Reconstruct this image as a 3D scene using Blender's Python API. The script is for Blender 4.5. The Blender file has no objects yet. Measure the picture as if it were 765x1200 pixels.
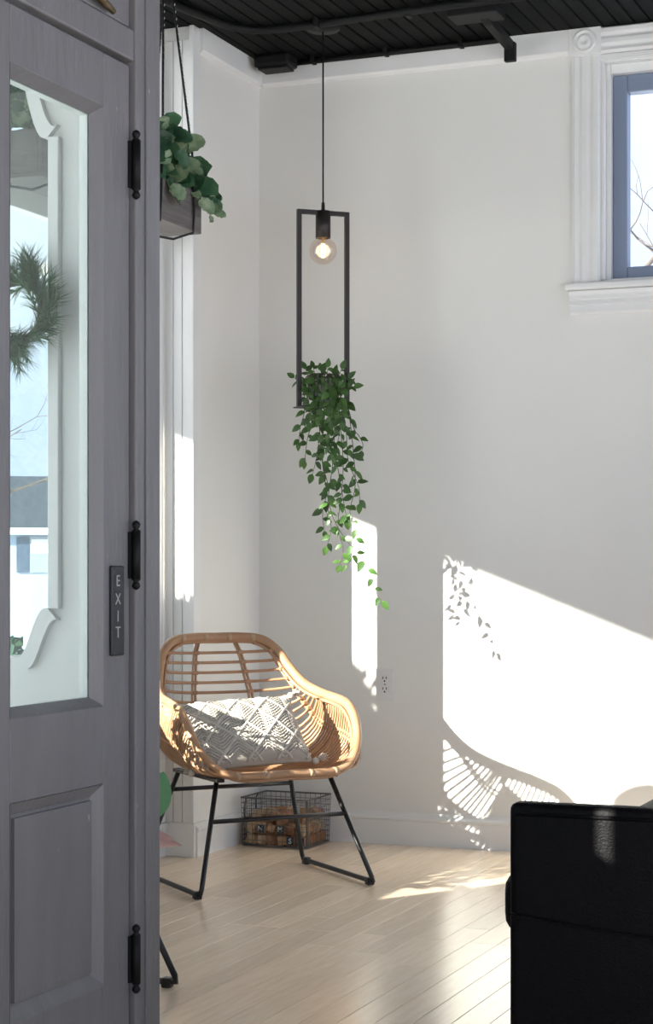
import bpy, bmesh, math, random
from mathutils import Vector, Matrix, Quaternion
R = random.Random(7)
PI = math.pi
scene = bpy.context.scene
COL = scene.collection

# ------------------------------------------------------------------ camera
FPX, CX, HY, CAMH = 2192.0, 382.5, 668.0, 1.05
ANG = math.radians(22.05)
FW = Vector((-math.sin(ANG), math.cos(ANG), 0)); RT = Vector((math.cos(ANG), math.sin(ANG), 0))
CAM = Vector((3.017, -6.741, CAMH))
cam_data = bpy.data.cameras.new('camera')
cam = bpy.data.objects.new('camera', cam_data); COL.objects.link(cam)
cam.location = CAM
cam.rotation_euler = (PI/2, 0, ANG)
cam_data.sensor_fit = 'HORIZONTAL'; cam_data.sensor_width = 36
cam_data.lens = 36*FPX/765; cam_data.shift_y = (HY-600)/765
cam_data.clip_start = 0.05; cam_data.clip_end = 500
scene.camera = cam

def ray(px, py):
    return FW + RT*((px-CX)/FPX) + Vector((0, 0, (HY-py)/FPX))
def at_y(px, py, y):
    d = ray(px, py); return CAM + d*((y-CAM.y)/d.y)

# ------------------------------------------------------------------ world, sun, exposure
world = bpy.data.worlds.new('sky'); scene.world = world; world.use_nodes = True
wn = world.node_tree.nodes; wl = world.node_tree.links; wn.clear()
w_out = wn.new('ShaderNodeOutputWorld'); w_bg = wn.new('ShaderNodeBackground')
w_tc = wn.new('ShaderNodeTexCoord'); w_no = wn.new('ShaderNodeTexNoise'); w_cr = wn.new('ShaderNodeValToRGB')
w_no.inputs['Scale'].default_value = 5.5; w_no.inputs['Detail'].default_value = 6
w_cr.color_ramp.elements[0].position = .38; w_cr.color_ramp.elements[0].color = (.56, .68, .98, 1)
w_cr.color_ramp.elements[1].position = .62; w_cr.color_ramp.elements[1].color = (.82, .87, .97, 1)
wl.new(w_tc.outputs['Generated'], w_no.inputs['Vector']); wl.new(w_no.outputs['Fac'], w_cr.inputs['Fac'])
wl.new(w_cr.outputs['Color'], w_bg.inputs['Color']); wl.new(w_bg.outputs['Background'], w_out.inputs['Surface'])
w_bg.inputs['Strength'].default_value = 0.66

SUN = Vector((.65, 1.0, -.45)).normalized()
sun_l = bpy.data.lights.new('sun', 'SUN'); sun_l.energy = 8.0; sun_l.angle = math.radians(.55); sun_l.color = (1, .95, .86)
sun = bpy.data.objects.new('sun', sun_l); COL.objects.link(sun)
sun.rotation_euler = SUN.to_track_quat('-Z', 'Y').to_euler(); sun.location = (-6, -10, 8)

vs = scene.view_settings
vs.view_transform = 'Standard'; vs.look = 'None'; vs.gamma = 1; vs.use_curve_mapping = False
vs.exposure = 1.42

# ------------------------------------------------------------------ materials
MATS = {}
def mat(name, col, rough=.6, metal=0, var=None, scale=8, bump=0, bscale=60, spec=None, stretch=None, objrand=None, trans=0, coat=0):
    """procedural principled: base colour varied by noise between col and var; stretch = mapping scale; objrand = value jitter per object"""
    m = bpy.data.materials.new(name); m.use_nodes = True; MATS[name] = m
    nt = m.node_tree; p = nt.nodes['Principled BSDF']
    p.inputs['Base Color'].default_value = (*col, 1); p.inputs['Roughness'].default_value = rough; p.inputs['Metallic'].default_value = metal
    if spec is not None: p.inputs['Specular IOR Level'].default_value = spec
    if coat: p.inputs['Coat Weight'].default_value = coat
    tc = nt.nodes.new('ShaderNodeTexCoord'); mp = nt.nodes.new('ShaderNodeMapping'); nt.links.new(tc.outputs['Object'], mp.inputs['Vector'])
    if stretch: mp.inputs['Scale'].default_value = stretch
    oi = nt.nodes.new('ShaderNodeObjectInfo')
    src = None
    if var:
        no = nt.nodes.new('ShaderNodeTexNoise'); no.inputs['Scale'].default_value = scale; no.inputs['Detail'].default_value = 4
        if objrand:
            ad = nt.nodes.new('ShaderNodeVectorMath'); ad.operation = 'ADD'
            cx = nt.nodes.new('ShaderNodeCombineXYZ'); ml = nt.nodes.new('ShaderNodeMath'); ml.operation = 'MULTIPLY'; ml.inputs[1].default_value = 40
            nt.links.new(oi.outputs['Random'], ml.inputs[0]); nt.links.new(ml.outputs[0], cx.inputs[0]); nt.links.new(ml.outputs[0], cx.inputs[1])
            nt.links.new(mp.outputs[0], ad.inputs[0]); nt.links.new(cx.outputs[0], ad.inputs[1]); nt.links.new(ad.outputs[0], no.inputs['Vector'])
        else: nt.links.new(mp.outputs[0], no.inputs['Vector'])
        cr = nt.nodes.new('ShaderNodeValToRGB'); cr.color_ramp.elements[0].position = .3; cr.color_ramp.elements[1].position = .7
        cr.color_ramp.elements[0].color = (*col, 1); cr.color_ramp.elements[1].color = (*var, 1)
        nt.links.new(no.outputs['Fac'], cr.inputs['Fac']); src = cr.outputs['Color']
    if objrand:
        hs = nt.nodes.new('ShaderNodeHueSaturation'); mr = nt.nodes.new('ShaderNodeMapRange')
        mr.inputs['To Min'].default_value = 1-objrand; mr.inputs['To Max'].default_value = 1+objrand
        nt.links.new(oi.outputs['Random'], mr.inputs['Value']); nt.links.new(mr.outputs[0], hs.inputs['Value'])
        if src: nt.links.new(src, hs.inputs['Color'])
        else: hs.inputs['Color'].default_value = (*col, 1)
        src = hs.outputs['Color']
    if src: nt.links.new(src, p.inputs['Base Color'])
    if bump:
        nb = nt.nodes.new('ShaderNodeTexNoise'); nb.inputs['Scale'].default_value = bscale; nb.inputs['Detail'].default_value = 4
        bu = nt.nodes.new('ShaderNodeBump'); bu.inputs['Strength'].default_value = bump; bu.inputs['Distance'].default_value = .004
        nt.links.new(mp.outputs[0], nb.inputs['Vector']); nt.links.new(nb.outputs['Fac'], bu.inputs['Height']); nt.links.new(bu.outputs[0], p.inputs['Normal'])
    if trans:   # thin translucent leaf
        tr = nt.nodes.new('ShaderNodeBsdfTranslucent'); mx = nt.nodes.new('ShaderNodeMixShader'); mx.inputs[0].default_value = trans
        if src: nt.links.new(src, tr.inputs['Color'])
        else: tr.inputs['Color'].default_value = (*col, 1)
        out = nt.nodes['Material Output']
        nt.links.new(p.outputs[0], mx.inputs[1]); nt.links.new(tr.outputs[0], mx.inputs[2]); nt.links.new(mx.outputs[0], out.inputs['Surface'])
    return m
def glass_mat(name, tint, gl=.07):
    m = bpy.data.materials.new(name); m.use_nodes = True; MATS[name] = m; nt = m.node_tree; nt.nodes.clear()
    o = nt.nodes.new('ShaderNodeOutputMaterial'); t = nt.nodes.new('ShaderNodeBsdfTransparent'); g = nt.nodes.new('ShaderNodeBsdfGlossy'); mx = nt.nodes.new('ShaderNodeMixShader')
    t.inputs['Color'].default_value = (*tint, 1); g.inputs['Roughness'].default_value = .02; mx.inputs[0].default_value = gl
    nt.links.new(t.outputs[0], mx.inputs[1]); nt.links.new(g.outputs[0], mx.inputs[2]); nt.links.new(mx.outputs[0], o.inputs['Surface'])
def emit_mat(name, col, st):
    m = bpy.data.materials.new(name); m.use_nodes = True; MATS[name] = m; p = m.node_tree.nodes['Principled BSDF']
    p.inputs['Base Color'].default_value = (*col, 1); p.inputs['Emission Color'].default_value = (*col, 1); p.inputs['Emission Strength'].default_value = st

mat('wall', (.82, .805, .755), .75, var=(.80, .785, .735), scale=2.5, bump=.12, bscale=45)
mat('trim', (.82, .815, .79), .38, var=(.79, .785, .76), scale=6, bump=.05, bscale=30)
mat('ceiling', (.0022, .0028, .0022), .75, spec=.15, objrand=.25, bump=.1)
mat('floor', (.86, .665, .475), .22, spec=.9, var=(.92, .76, .58), scale=7, stretch=(9, .9, 9), objrand=.09, bump=.05, bscale=30)
mat('subfloor', (.12, .085, .06), .8)
mat('grey_paint', (.18, .172, .175), .42, var=(.15, .144, .147), scale=5, stretch=(3, 3, .7), bump=.5, bscale=22)
mat('black_metal', (.011, .011, .012), .38, metal=.0, spec=.5)
mat('black_iron', (.004, .004, .004), .6, spec=.3)
mat('bronze', (.03, .024, .022), .45, metal=.3)
mat('brass_old', (.16, .11, .05), .45, metal=.7)
mat('rattan', (.37, .20, .105), .45, var=(.47, .28, .155), scale=14, objrand=.12, bump=.15, bscale=80)
mat('rattan_rim', (.39, .21, .11), .42, var=(.47, .28, .155), scale=10, bump=.1, bscale=60)
mat('binding', (.47, .31, .19), .6)
mat('cotton', (.66, .61, .53), .9, var=(.56, .51, .44), scale=60, bump=.4, bscale=300)
mat('cotton_back', (.50, .45, .38), .95)
mat('leather', (.0022, .0022, .0026), .5, spec=.12, var=(.003, .003, .0035), scale=30, bump=.35, bscale=220)
mat('leaf', (.040, .105, .022), .45, var=(.075, .155, .03), scale=25, objrand=.35, trans=.14)
mat('leaf_grey', (.028, .085, .045), .42, var=(.075, .165, .075), scale=22, objrand=.3, trans=.2)
mat('leaf_pale', (.11, .21, .10), .5, var=(.36, .44, .27), scale=30, objrand=.15, trans=.2)
mat('leaf_big', (.12, .30, .14), .45, var=(.17, .36, .18), scale=8, trans=.15)
mat('leaf_pink', (.52, .26, .24), .5, var=(.62, .40, .36), scale=20, trans=.15)
mat('stem', (.06, .05, .035), .7)
mat('stem_green', (.10, .16, .05), .6)
mat('soil', (.03, .02, .015), .95)
mat('pot_grey', (.36, .36, .39), .6)
mat('pot_white', (.7, .7, .68), .5)
mat('box_wood', (.115, .10, .095), .7, var=(.18, .16, .15), scale=6, stretch=(2, .6, 12), bump=.4, bscale=30)
mat('rope', (.012, .012, .013), .8)
mat('rope_fleck', (.55, .53, .5), .8)
mat('needle', (.035, .10, .035), .55, var=(.07, .15, .045), scale=20, objrand=.3)
mat('bark', (.09, .07, .055), .9, var=(.13, .10, .085), scale=12)
mat('wire', (.16, .15, .14), .45, metal=.6)
mat('block_wood', (.42, .235, .115), .6, var=(.56, .36, .2), scale=12, objrand=.4)
mat('block_dark', (.03, .055, .07), .5)
mat('ink_white', (.8, .8, .78), .6)
mat('plate', (.78, .77, .75), .35)
mat('slot', (.05, .045, .04), .6)
mat('sign_black', (.012, .016, .018), .4)
mat('sign_letter', (.35, .36, .36), .5)
mat('snow', (.86, .88, .92), .7, var=(.80, .83, .88), scale=1.5)
mat('siding', (.36, .43, .53), .7)
mat('roof_slate', (.028, .042, .06), .8, var=(.045, .06, .08), scale=3)
mat('shutter', (.05, .08, .13), .6)
mat('window_dark', (.30, .33, .36), .2)
mat('sash_blue', (.22, .265, .36), .45)
mat('brick_ext', (.55, .53, .5), .8)
glass_mat('glass', (.96, .98, .98), .05)
glass_mat('glass_door', (.90, .955, .94), .08)
glass_mat('bulb_glass', (.97, .9, .85), .12)
emit_mat('filament', (1, .74, .42), 1.6)
emit_mat('filament_rim', (1, .5, .2), 3)

def add_chips(m, col, scale, thr):
    nt = m.node_tree; p = nt.nodes['Principled BSDF']; lk = p.inputs['Base Color'].links[0]; src = lk.from_socket
    tc = nt.nodes.new('ShaderNodeTexCoord'); mp = nt.nodes.new('ShaderNodeMapping'); mp.inputs['Scale'].default_value = (1, 1, .55)
    no = nt.nodes.new('ShaderNodeTexNoise'); no.inputs['Scale'].default_value = scale; no.inputs['Detail'].default_value = 2
    cr = nt.nodes.new('ShaderNodeValToRGB'); cr.color_ramp.elements[0].position = thr; cr.color_ramp.elements[1].position = thr+.02
    mx = nt.nodes.new('ShaderNodeMix'); mx.data_type = 'RGBA'
    nt.links.new(tc.outputs['Object'], mp.inputs[0]); nt.links.new(mp.outputs[0], no.inputs['Vector']); nt.links.new(no.outputs['Fac'], cr.inputs[0])
    nt.links.new(cr.outputs[0], mx.inputs[0]); nt.links.new(src, mx.inputs[6]); mx.inputs[7].default_value = (*col, 1); nt.links.new(mx.outputs[2], p.inputs['Base Color'])
add_chips(MATS['grey_paint'], (.42, .41, .40), 26, .745)

# ------------------------------------------------------------------ mesh helpers
class MB:
    def __init__(s): s.v = []; s.f = []; s.smooth = []
    def add(s, vs, fs, smooth=False):
        o = len(s.v); s.v += [tuple(v) for v in vs]; s.f += [tuple(i+o for i in f) for f in fs]; s.smooth += [smooth]*len(fs); return s
    def box(s, a, b, bev=0):
        x0, x1 = sorted((a[0], b[0])); y0, y1 = sorted((a[1], b[1])); z0, z1 = sorted((a[2], b[2]))
        if bev:
            bm = bmesh.new(); bmesh.ops.create_cube(bm, size=1)
            for v in bm.verts: v.co = Vector(((x0+x1)/2+v.co.x*(x1-x0), (y0+y1)/2+v.co.y*(y1-y0), (z0+z1)/2+v.co.z*(z1-z0)))
            bmesh.ops.bevel(bm, geom=bm.edges[:], offset=bev, segments=2, affect='EDGES', profile=.5)
            bm.verts.index_update(); s.add([v.co.copy() for v in bm.verts], [[v.index for v in f.verts] for f in bm.faces]); bm.free(); return s
        v = [(x0,y0,z0),(x1,y0,z0),(x1,y1,z0),(x0,y1,z0),(x0,y0,z1),(x1,y0,z1),(x1,y1,z1),(x0,y1,z1)]
        return s.add(v, [(0,3,2,1),(4,5,6,7),(0,1,5,4),(1,2,6,5),(2,3,7,6),(3,0,4,7)])
    def prism(s, pts, fn, d0, d1):
        """polygon pts (a,b) extruded from d0 to d1; fn(a,b,d) -> xyz"""
        n = len(pts); v = [fn(a, b, d0) for a, b in pts]+[fn(a, b, d1) for a, b in pts]
        f = [tuple(range(n))[::-1], tuple(range(n, 2*n))]+[(i, (i+1) % n, n+(i+1) % n, n+i) for i in range(n)]
        return s.add(v, f)
    def tube(s, pts, r, seg=8, closed=False, cap=True, flat=1.0, up=None):
        pts = [Vector(p) for p in pts]; n = len(pts)
        rs = r if isinstance(r, (list, tuple)) else [r]*n
        vs = []; prev = None
        for i, p in enumerate(pts):
            if closed: t = pts[(i+1) % n]-pts[i-1]
            else: t = pts[min(i+1, n-1)]-pts[max(i-1, 0)]
            if t.length < 1e-9: t = Vector((0, 0, 1))
            t.normalize()
            if prev is None:
                a = Vector(up) if up else (Vector((0, 0, 1)) if abs(t.z) < .9 else Vector((1, 0, 0)))
            else: a = prev
            u = a - t*a.dot(t)
            if u.length < 1e-6: u = t.orthogonal()
            u.normalize(); w = t.cross(u); prev = u
            for k in range(seg):
                an = 2*PI*k/seg; vs.append(p+u*(math.cos(an)*rs[i])+w*(math.sin(an)*rs[i]*flat))
        fs = []
        for i in range(n if closed else n-1):
            j = (i+1) % n
            for k in range(seg):
                k2 = (k+1) % seg; fs.append((i*seg+k, i*seg+k2, j*seg+k2, j*seg+k))
        if not closed and cap: fs += [tuple(range(seg))[::-1], tuple((n-1)*seg+k for k in range(seg))]
        return s.add(vs, fs, True)
    def lathe(s, prof, c=(0,0,0), axis='z', seg=24):
        vs = []; c = Vector(c)
        for (r, h) in prof:
            for k in range(seg):
                a = 2*PI*k/seg; x, y = math.cos(a)*r, math.sin(a)*r
                vs.append(c+(Vector((x, y, h)) if axis == 'z' else Vector((x, h, y)) if axis == 'y' else Vector((h, x, y))))
        n = len(prof); fs = []
        for i in range(n-1):
            for k in range(seg):
                k2 = (k+1) % seg; fs.append((i*seg+k, i*seg+k2, (i+1)*seg+k2, (i+1)*seg+k))
        fs += [tuple(range(seg))[::-1], tuple((n-1)*seg+k for k in range(seg))]
        return s.add(vs, fs, True)
    def mesh(s, name):
        me = bpy.data.meshes.new(name); me.from_pydata(s.v, [], s.f)
        me.polygons.foreach_set('use_smooth', s.smooth); me.update()
        bm = bmesh.new(); bm.from_mesh(me); bmesh.ops.recalc_face_normals(bm, faces=bm.faces); bm.to_mesh(me); bm.free()
        return me
    def build(s, name, m, parent=None): return obj(name, s.mesh(name), m, parent)
def obj(name, me, m, parent=None):
    if m and not me.materials: me.materials.append(MATS[m])
    o = bpy.data.objects.new(name, me); COL.objects.link(o); o.parent = parent; return o
def tag(o, label=None, cat=None, group=None, kind=None):
    if label: o['label'] = label
    if cat: o['category'] = cat
    if group: o['group'] = group
    if kind: o['kind'] = kind
    return o
def struct(o, label=None, cat=None): return tag(o, label, cat, None, 'structure')
def thing(name, loc, rz, label, cat, group=None):
    o = bpy.data.objects.new(name, None); COL.objects.link(o); o.location = loc; o.rotation_euler = (0, 0, rz); o.empty_display_size = .1
    return tag(o, label, cat, group)
def copy_tree(o, parent=None):
    kids = [c for c in bpy.data.objects if c.parent == o]
    c = o.copy(); COL.objects.link(c); c.parent = parent
    for k in kids: copy_tree(k, c)
    return c
def catmull(pts, n, closed=False):
    pts = [Vector(p) for p in pts]; out = []; m = len(pts)
    segs = m if closed else m-1
    for i in range(segs):
        if closed: p0, p1, p2, p3 = pts[i-1], pts[i], pts[(i+1) % m], pts[(i+2) % m]
        else: p0, p1, p2, p3 = pts[max(i-1, 0)], pts[i], pts[i+1], pts[min(i+2, m-1)]
        for k in range(n):
            t = k/n; out.append(.5*((2*p1)+(p2-p0)*t+(2*p0-5*p1+4*p2-p3)*t*t+(3*p1-p0-3*p2+p3)*t**3))
    if not closed: out.append(pts[-1])
    return out
def sample(poly, t):
    """point at fraction t (by arc length) of a polyline"""
    L = [0]
    for i in range(len(poly)-1): L.append(L[-1]+(poly[i+1]-poly[i]).length)
    d = max(0, min(1, t))*L[-1]
    for i in range(len(poly)-1):
        if d <= L[i+1] or i == len(poly)-2:
            return poly[i].lerp(poly[i+1], (d-L[i])/max(1e-9, L[i+1]-L[i]))
def interp(x, xs, ys):
    for i in range(len(xs)-1):
        if x <= xs[i+1]: return ys[i]+(ys[i+1]-ys[i])*(x-xs[i])/(xs[i+1]-xs[i])
    return ys[-1]
def text_mesh(body, size, ext=.0006):
    cu = bpy.data.curves.new('lettering', 'FONT'); cu.body = body; cu.size = size; cu.extrude = ext; cu.align_x = 'CENTER'; cu.align_y = 'CENTER'
    o = bpy.data.objects.new('lettering', cu); COL.objects.link(o)
    dg = bpy.context.evaluated_depsgraph_get(); me = bpy.data.meshes.new_from_object(o.evaluated_get(dg))
    bpy.data.objects.remove(o); bpy.data.curves.remove(cu); me.materials.clear(); return me
XY = lambda a, b, d: (a, b, d)
XZ = lambda a, b, d: (a, d, b)
YZ = lambda a, b, d: (d, a, b)

# ------------------------------------------------------------------ room
CEIL = 3.04; XR = 4.5; YF = -8.2; WX = -.118; RV = -.586   # right wall, front wall, window plane, reveal position
DX = 1.34                                                   # door plane

fl = struct(MB().box((-.25, YF, -.10), (XR, .25, -.012)).build('floor', 'subfloor'), 'pale wooden strip floor of narrow planks', 'floor')
pw = .083
def plank_mesh(L):
    key = f'plank{L:.2f}'
    if key not in bpy.data.meshes: MB().box((0, 0, -.012), (pw-.0014, L-.0018, 0), .0005).mesh(key)
    return bpy.data.meshes[key]
x = -.166; i = 0
LEN = [.55, .75, .95, 1.15, 1.4]
def floor_ok(x, y0, y1): return not (x < DX-.02 and y1 < -3.49)
while x < 2.62:
    y = -.0; first = True
    yend = -3.49 if x < 1.28 else -6.2
    if x < -.03: y = RV
    while y > yend+.01:
        L = R.choice(LEN[:3] if first else LEN); first = False
        if y-L < yend: L = round(y-yend, 2)
        if L > .06: o = obj('plank', plank_mesh(L), 'floor', fl); o.location = (x, y-L, 0)
        y -= L
    x += pw
# the remaining floor, out of frame, is one plain layer
MB().box((x, YF, -.012), (XR, 0, -.0005)).box((DX-.05, YF, -.012), (x, -6.2, -.0005)).build('plank_field', 'floor', fl)
MB().box((-.25, YF, -.10), (DX-.06, -3.57, -.0)).build('porch_slab', 'brick_ext', fl)

ce = struct(MB().box((-.25, YF, CEIL+.014), (XR, .25, CEIL+.12)).build('ceiling', 'ceiling'), 'black painted beadboard ceiling', 'ceiling')
bw = .058
bme = MB().prism([(0, .014), (0, .004), (.004, 0), (bw-.006, 0), (bw-.003, .006), (bw-.003, .014)], XZ, -4.6, 0).mesh('ceiling_board')
k = 0
while k*bw < 3.4:
    o = obj('board', bme, 'ceiling', ce); o.location = (-.12+k*bw, 0, CEIL); k += 1
MB().box((-.12, YF, CEIL), (XR, -4.6, CEIL+.014)).box((-.12+k*bw, -4.6, CEIL), (XR, 0, CEIL+.014)).build('board_field', 'ceiling', ce)

# back wall with its high window (opening x 1.39..2.35, z 2.10..2.93)
WO = (1.372, 2.30, 2.105, 2.925)
wb = MB(); T = .22
wb.box((-.25, 0, 0), (WO[0], T, CEIL)).box((WO[1], 0, 0), (XR+.2, T, CEIL)).box((WO[0], 0, 0), (WO[1], T, WO[2])).box((WO[0], 0, WO[3]), (WO[1], T, CEIL))
struct(wb.build('wall_back', 'wall'), 'smooth off-white back wall with patches of sunlight', 'wall')

# left wall: corner pier, dado under windows, head, transom bar, posts
wl_ = MB()
wl_.box((-.27, RV, 0), (0, 0, CEIL))                                   # corner pier
wl_.box((-.27, -1.15, 0), (WX, RV, .425)).box((-.27, -3.49, 0), (WX, -1.15, .70))                              # dado
wl_.box((-.27, -3.57, 2.93), (WX, RV, CEIL))                           # head
wl_.box((WX-.027, -1.29, .425), (WX, -1.022, 2.93))                         # pier between windows
wl_.box((-.27, -3.57, 0), (WX, -3.0, 2.93))
wall_left = struct(wl_.build('wall_left', 'wall'), 'cream side wall with deep window reveal beside the corner', 'wall')
# beadboard lining on the reveal, three boards with open joints
for a, b in ((-.006, -.040), (-.042, -.077), (-.079, -.113)):
    MB().box((b, RV-.012, .125), (a, RV, 2.99), .003).build('board', 'trim', wall_left)
MB().box((WX-.02, RV-.016, 0), (.010, RV, .125), .003).build('plinth', 'trim', wall_left)
MB().box((-.012, RV-.014, .125), (.006, RV+.05, CEIL), .003).build('corner_bead', 'trim', wall_left)

def window(name, y0, y1, z0, z1, zt, x, label):
    """timber frame with a fixed light below a transom"""
    w = struct(thing(name, (x, (y0+y1)/2, z0), 0, label, 'window')); cy = (y0+y1)/2
    def b(n, a, c, m='trim', bev=.003): MB().box((a[0], a[1]-cy, a[2]-z0), (c[0], c[1]-cy, c[2]-z0), bev).build(n, m, w)
    fw = .045
    b('jamb', (-.027, y1-fw, z0), (.0, y1, z1)); b('jamb', (-.027, y0, z0), (.0, y0+fw, z1))
    b('window_head', (-.027, y0+fw, z1-fw), (0, y1-fw, z1)); b('bottom_rail', (-.027, y0+fw, z0), (0, y1-fw, z0+.03))
    b('transom_bar', (-.027, y0+fw, zt-.05), (.012, y1-fw, zt+.05))
    b('bead', (0, y1-fw-.012, z0+.05), (.014, y1-fw+.008, zt-.05)); b('bead', (0, y1-fw-.012, zt+.05), (.014, y1-fw+.008, z1-fw))
    MB().box((-.018, y0+fw-cy, .05), (-.014, y1-fw-cy, zt-.05-z0)).build('pane', 'glass', w)
    MB().box((-.018, y0+fw-cy, zt+.05-z0), (-.014, y1-fw-cy, z1-fw-z0)).build('pane', 'glass', w)
    return w
window('window_1', -1.022, RV-.012, .45, 2.93, 2.245, WX, 'narrow white window with transom beside the room corner')
window('window_2', -3.0, -1.29, .70, 2.93, 2.245, WX, 'wide white shop window with transom behind the chairs')
struct(MB().box((WX-.02, -1.165, .425), (WX+.035, RV-.012, .452), .005).build('trim_1', 'trim'), 'white window sill board along the side wall', 'sill')
# dado panel frame + skirting below the windows
struct(MB().box((WX, -3.49, 0), (WX+.016, RV-.016, .105), .003).box((WX, -3.49, .105), (WX+.024, RV-.016, .125), .004).build('baseboard_left', 'trim'), 'white baseboard under the side windows', 'baseboard')
struct(MB().box((WX, -3.49, .36), (WX+.012, RV-.014, .425), .003).box((WX, RV-.07, .125), (WX+.012, RV-.014, .36), .003).build('trim_2', 'trim'), 'white dado panel frame below the window sill', 'panel')

def skirt(name, fn, d0, d1, label):
    p = [(0, 0), (.016, 0), (.016, .092), (.020, .096), (.020, .104), (.010, .112), (.008, .123), (0, .123)]
    return struct(MB().prism(p, fn, d0, d1).build(name, 'trim'), label, 'baseboard')
skirt('baseboard_back', lambda a, b, d: (d, -a, b), .016, XR, 'white baseboard with moulded cap along the back wall')
skirt('baseboard_corner', lambda a, b, d: (a, d, b), RV, 0, 'short white baseboard on the corner pier')
def frieze(name, fn, d0, d1, label):
    p = [(0, 2.948), (.013, 2.953), (.021, 2.961), (.021, CEIL), (0, CEIL)]
    return struct(MB().prism(p, fn, d0, d1).build(name, 'trim'), label, 'trim')
frieze('trim_3', lambda a, b, d: (d, -a, b), .02, 1.262, 'white frieze board at the top of the back wall')
frieze('trim_4', lambda a, b, d: (a, d, b), RV+.04, 0, 'short white frieze board on the corner pier')

# right and front walls are unseen; set close, with wide openings added for fill daylight
wr = MB().box((XR, YF, 0), (XR+.12, 0, .15)).box((XR, YF, 2.96), (XR+.12, 0, CEIL)).box((XR, -.25, .15), (XR+.12, 0, 2.96)).box((XR, YF, .15), (XR+.12, YF+.1, 2.96))
for y in (-2.2, -4.2, -6.2): wr.box((XR, y-.05, .15), (XR+.12, y+.05, 2.96))
struct(wr.build('wall_right', 'trim'), 'unseen white right wall with wide openings added for daylight', 'wall')
wf = MB().box((DX-.12, YF-.12, 0), (XR+.12, YF, .15)).box((DX-.12, YF-.12, 2.96), (XR+.12, YF, CEIL)).box((DX-.12, YF-.12, .15), (DX+.1, YF, 2.96)).box((2.9, YF-.12, .15), (3.0, YF, 2.96)).box((XR-.1, YF-.12, .15), (XR+.12, YF, 2.96))
struct(wf.build('wall_front', 'trim'), 'unseen white front wall with wide openings added for daylight', 'wall')

# ------------------------------------------------------------------ high window in the back wall
w3 = struct(thing('window_3', (WO[0], 0, WO[2]), 0, 'high window with fluted white casing and rosette corner block', 'window'))
ox, oz = WO[0], WO[2]; WW = WO[1]-WO[0]; WH = WO[3]-WO[2]
def w3b(n, a, c, m='trim', bev=.003): return MB().box(a, c, bev).build(n, m, w3)
CW = .105
def fluted(pfn, d0, d1, n):      # fluted casing: profile across width, extruded along its length
    prof = [(0, 0), (0, -.012), (.012, -.019), (.024, -.013), (.029, -.013), (.040, -.021), (.056, -.021), (.066, -.013), (.071, -.013), (.082, -.021), (.098, -.021), (CW, -.010), (CW, 0)]
    return MB().prism(prof, pfn, d0, d1).build(n, 'trim', w3)
for s in (0, 1):
    x0 = -CW if s == 0 else WW+CW
    sg = 1 if s == 0 else -1
    fluted(lambda a, b, d: (x0+sg*a, b, d), -.0, 2.938-oz, 'casing')
    bx0 = -CW-.008 if s == 0 else WW-.006
    blk = w3b('corner_block', (bx0, -.028, 2.938-oz), (bx0+.119, 0, CEIL-.001-oz), 'trim', .002)
    MB().lathe([(.044, 0), (.044, -.004), (.040, -.011), (.035, -.011), (.031, -.004), (.027, -.004), (.024, -.012), (.015, -.014), (.009, -.009), (.002, -.008)], (bx0+.0595, -.028, (2.938+CEIL)/2-oz), 'y', 28).build('rosette', 'trim', blk)
fluted(lambda a, b, d: (d, b, 2.941-oz+a*.93), .005, WW-.007, 'head_casing')
w3b('head_fillet', (0, -.012, WO[3]-oz-.01), (WW, 0, 2.94-oz))
# stool and apron
w3b('window_sill', (-CW-.022, -.042, -.028), (WW+CW+.022, .0, .0), 'trim', .008)
apr = [(0, -.028), (-.026, -.030), (-.022, -.046), (-.022, -.060), (-.017, -.064), (-.020, -.080), (-.014, -.083), (-.016, -.108), (-.008, -.116), (0, -.116)]
MB().prism(apr, lambda a, b, d: (d, a, b), -CW-.008, WW+CW+.008).build('apron', 'trim', w3)
# jamb liners stepping back to a blue-grey sash
w3b('jamb_liner', (0, 0, 0), (.014, .10, WH)); w3b('jamb_liner', (WW-.014, 0, 0), (WW, .10, WH))
w3b('stop', (.014, .030, 0), (.030, .10, WH-.014)); w3b('stop', (WW-.03, .03, 0), (WW-.014, .10, WH-.014))
w3b('head_liner', (.014, 0, WH-.014), (WW-.014, .10, WH)); w3b('head_stop', (.03, .03, WH-.05), (WW-.03, .1, WH-.014)); w3b('sill_liner', (0, 0, 0), (WW, .12, .012))
sa = thing('sash', (0, 0, 0), 0, None, None); sa.parent = w3
for n, a, c in (('stile', (.03, .06, .012), (.085, .12, WH-.05)), ('stile', (WW-.085, .06, .012), (WW-.03, .12, WH-.05)), ('rail', (.085, .06, .012), (WW-.085, .12, .062)), ('rail', (.085, .06, WH-.115), (WW-.085, .12, WH-.05))):
    MB().box(a, c, .006).build(n, 'sash_blue', sa)
MB().box((.085, .088, .062), (WW-.085, .092, WH-.115)).build('pane', 'glass', sa)

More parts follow.
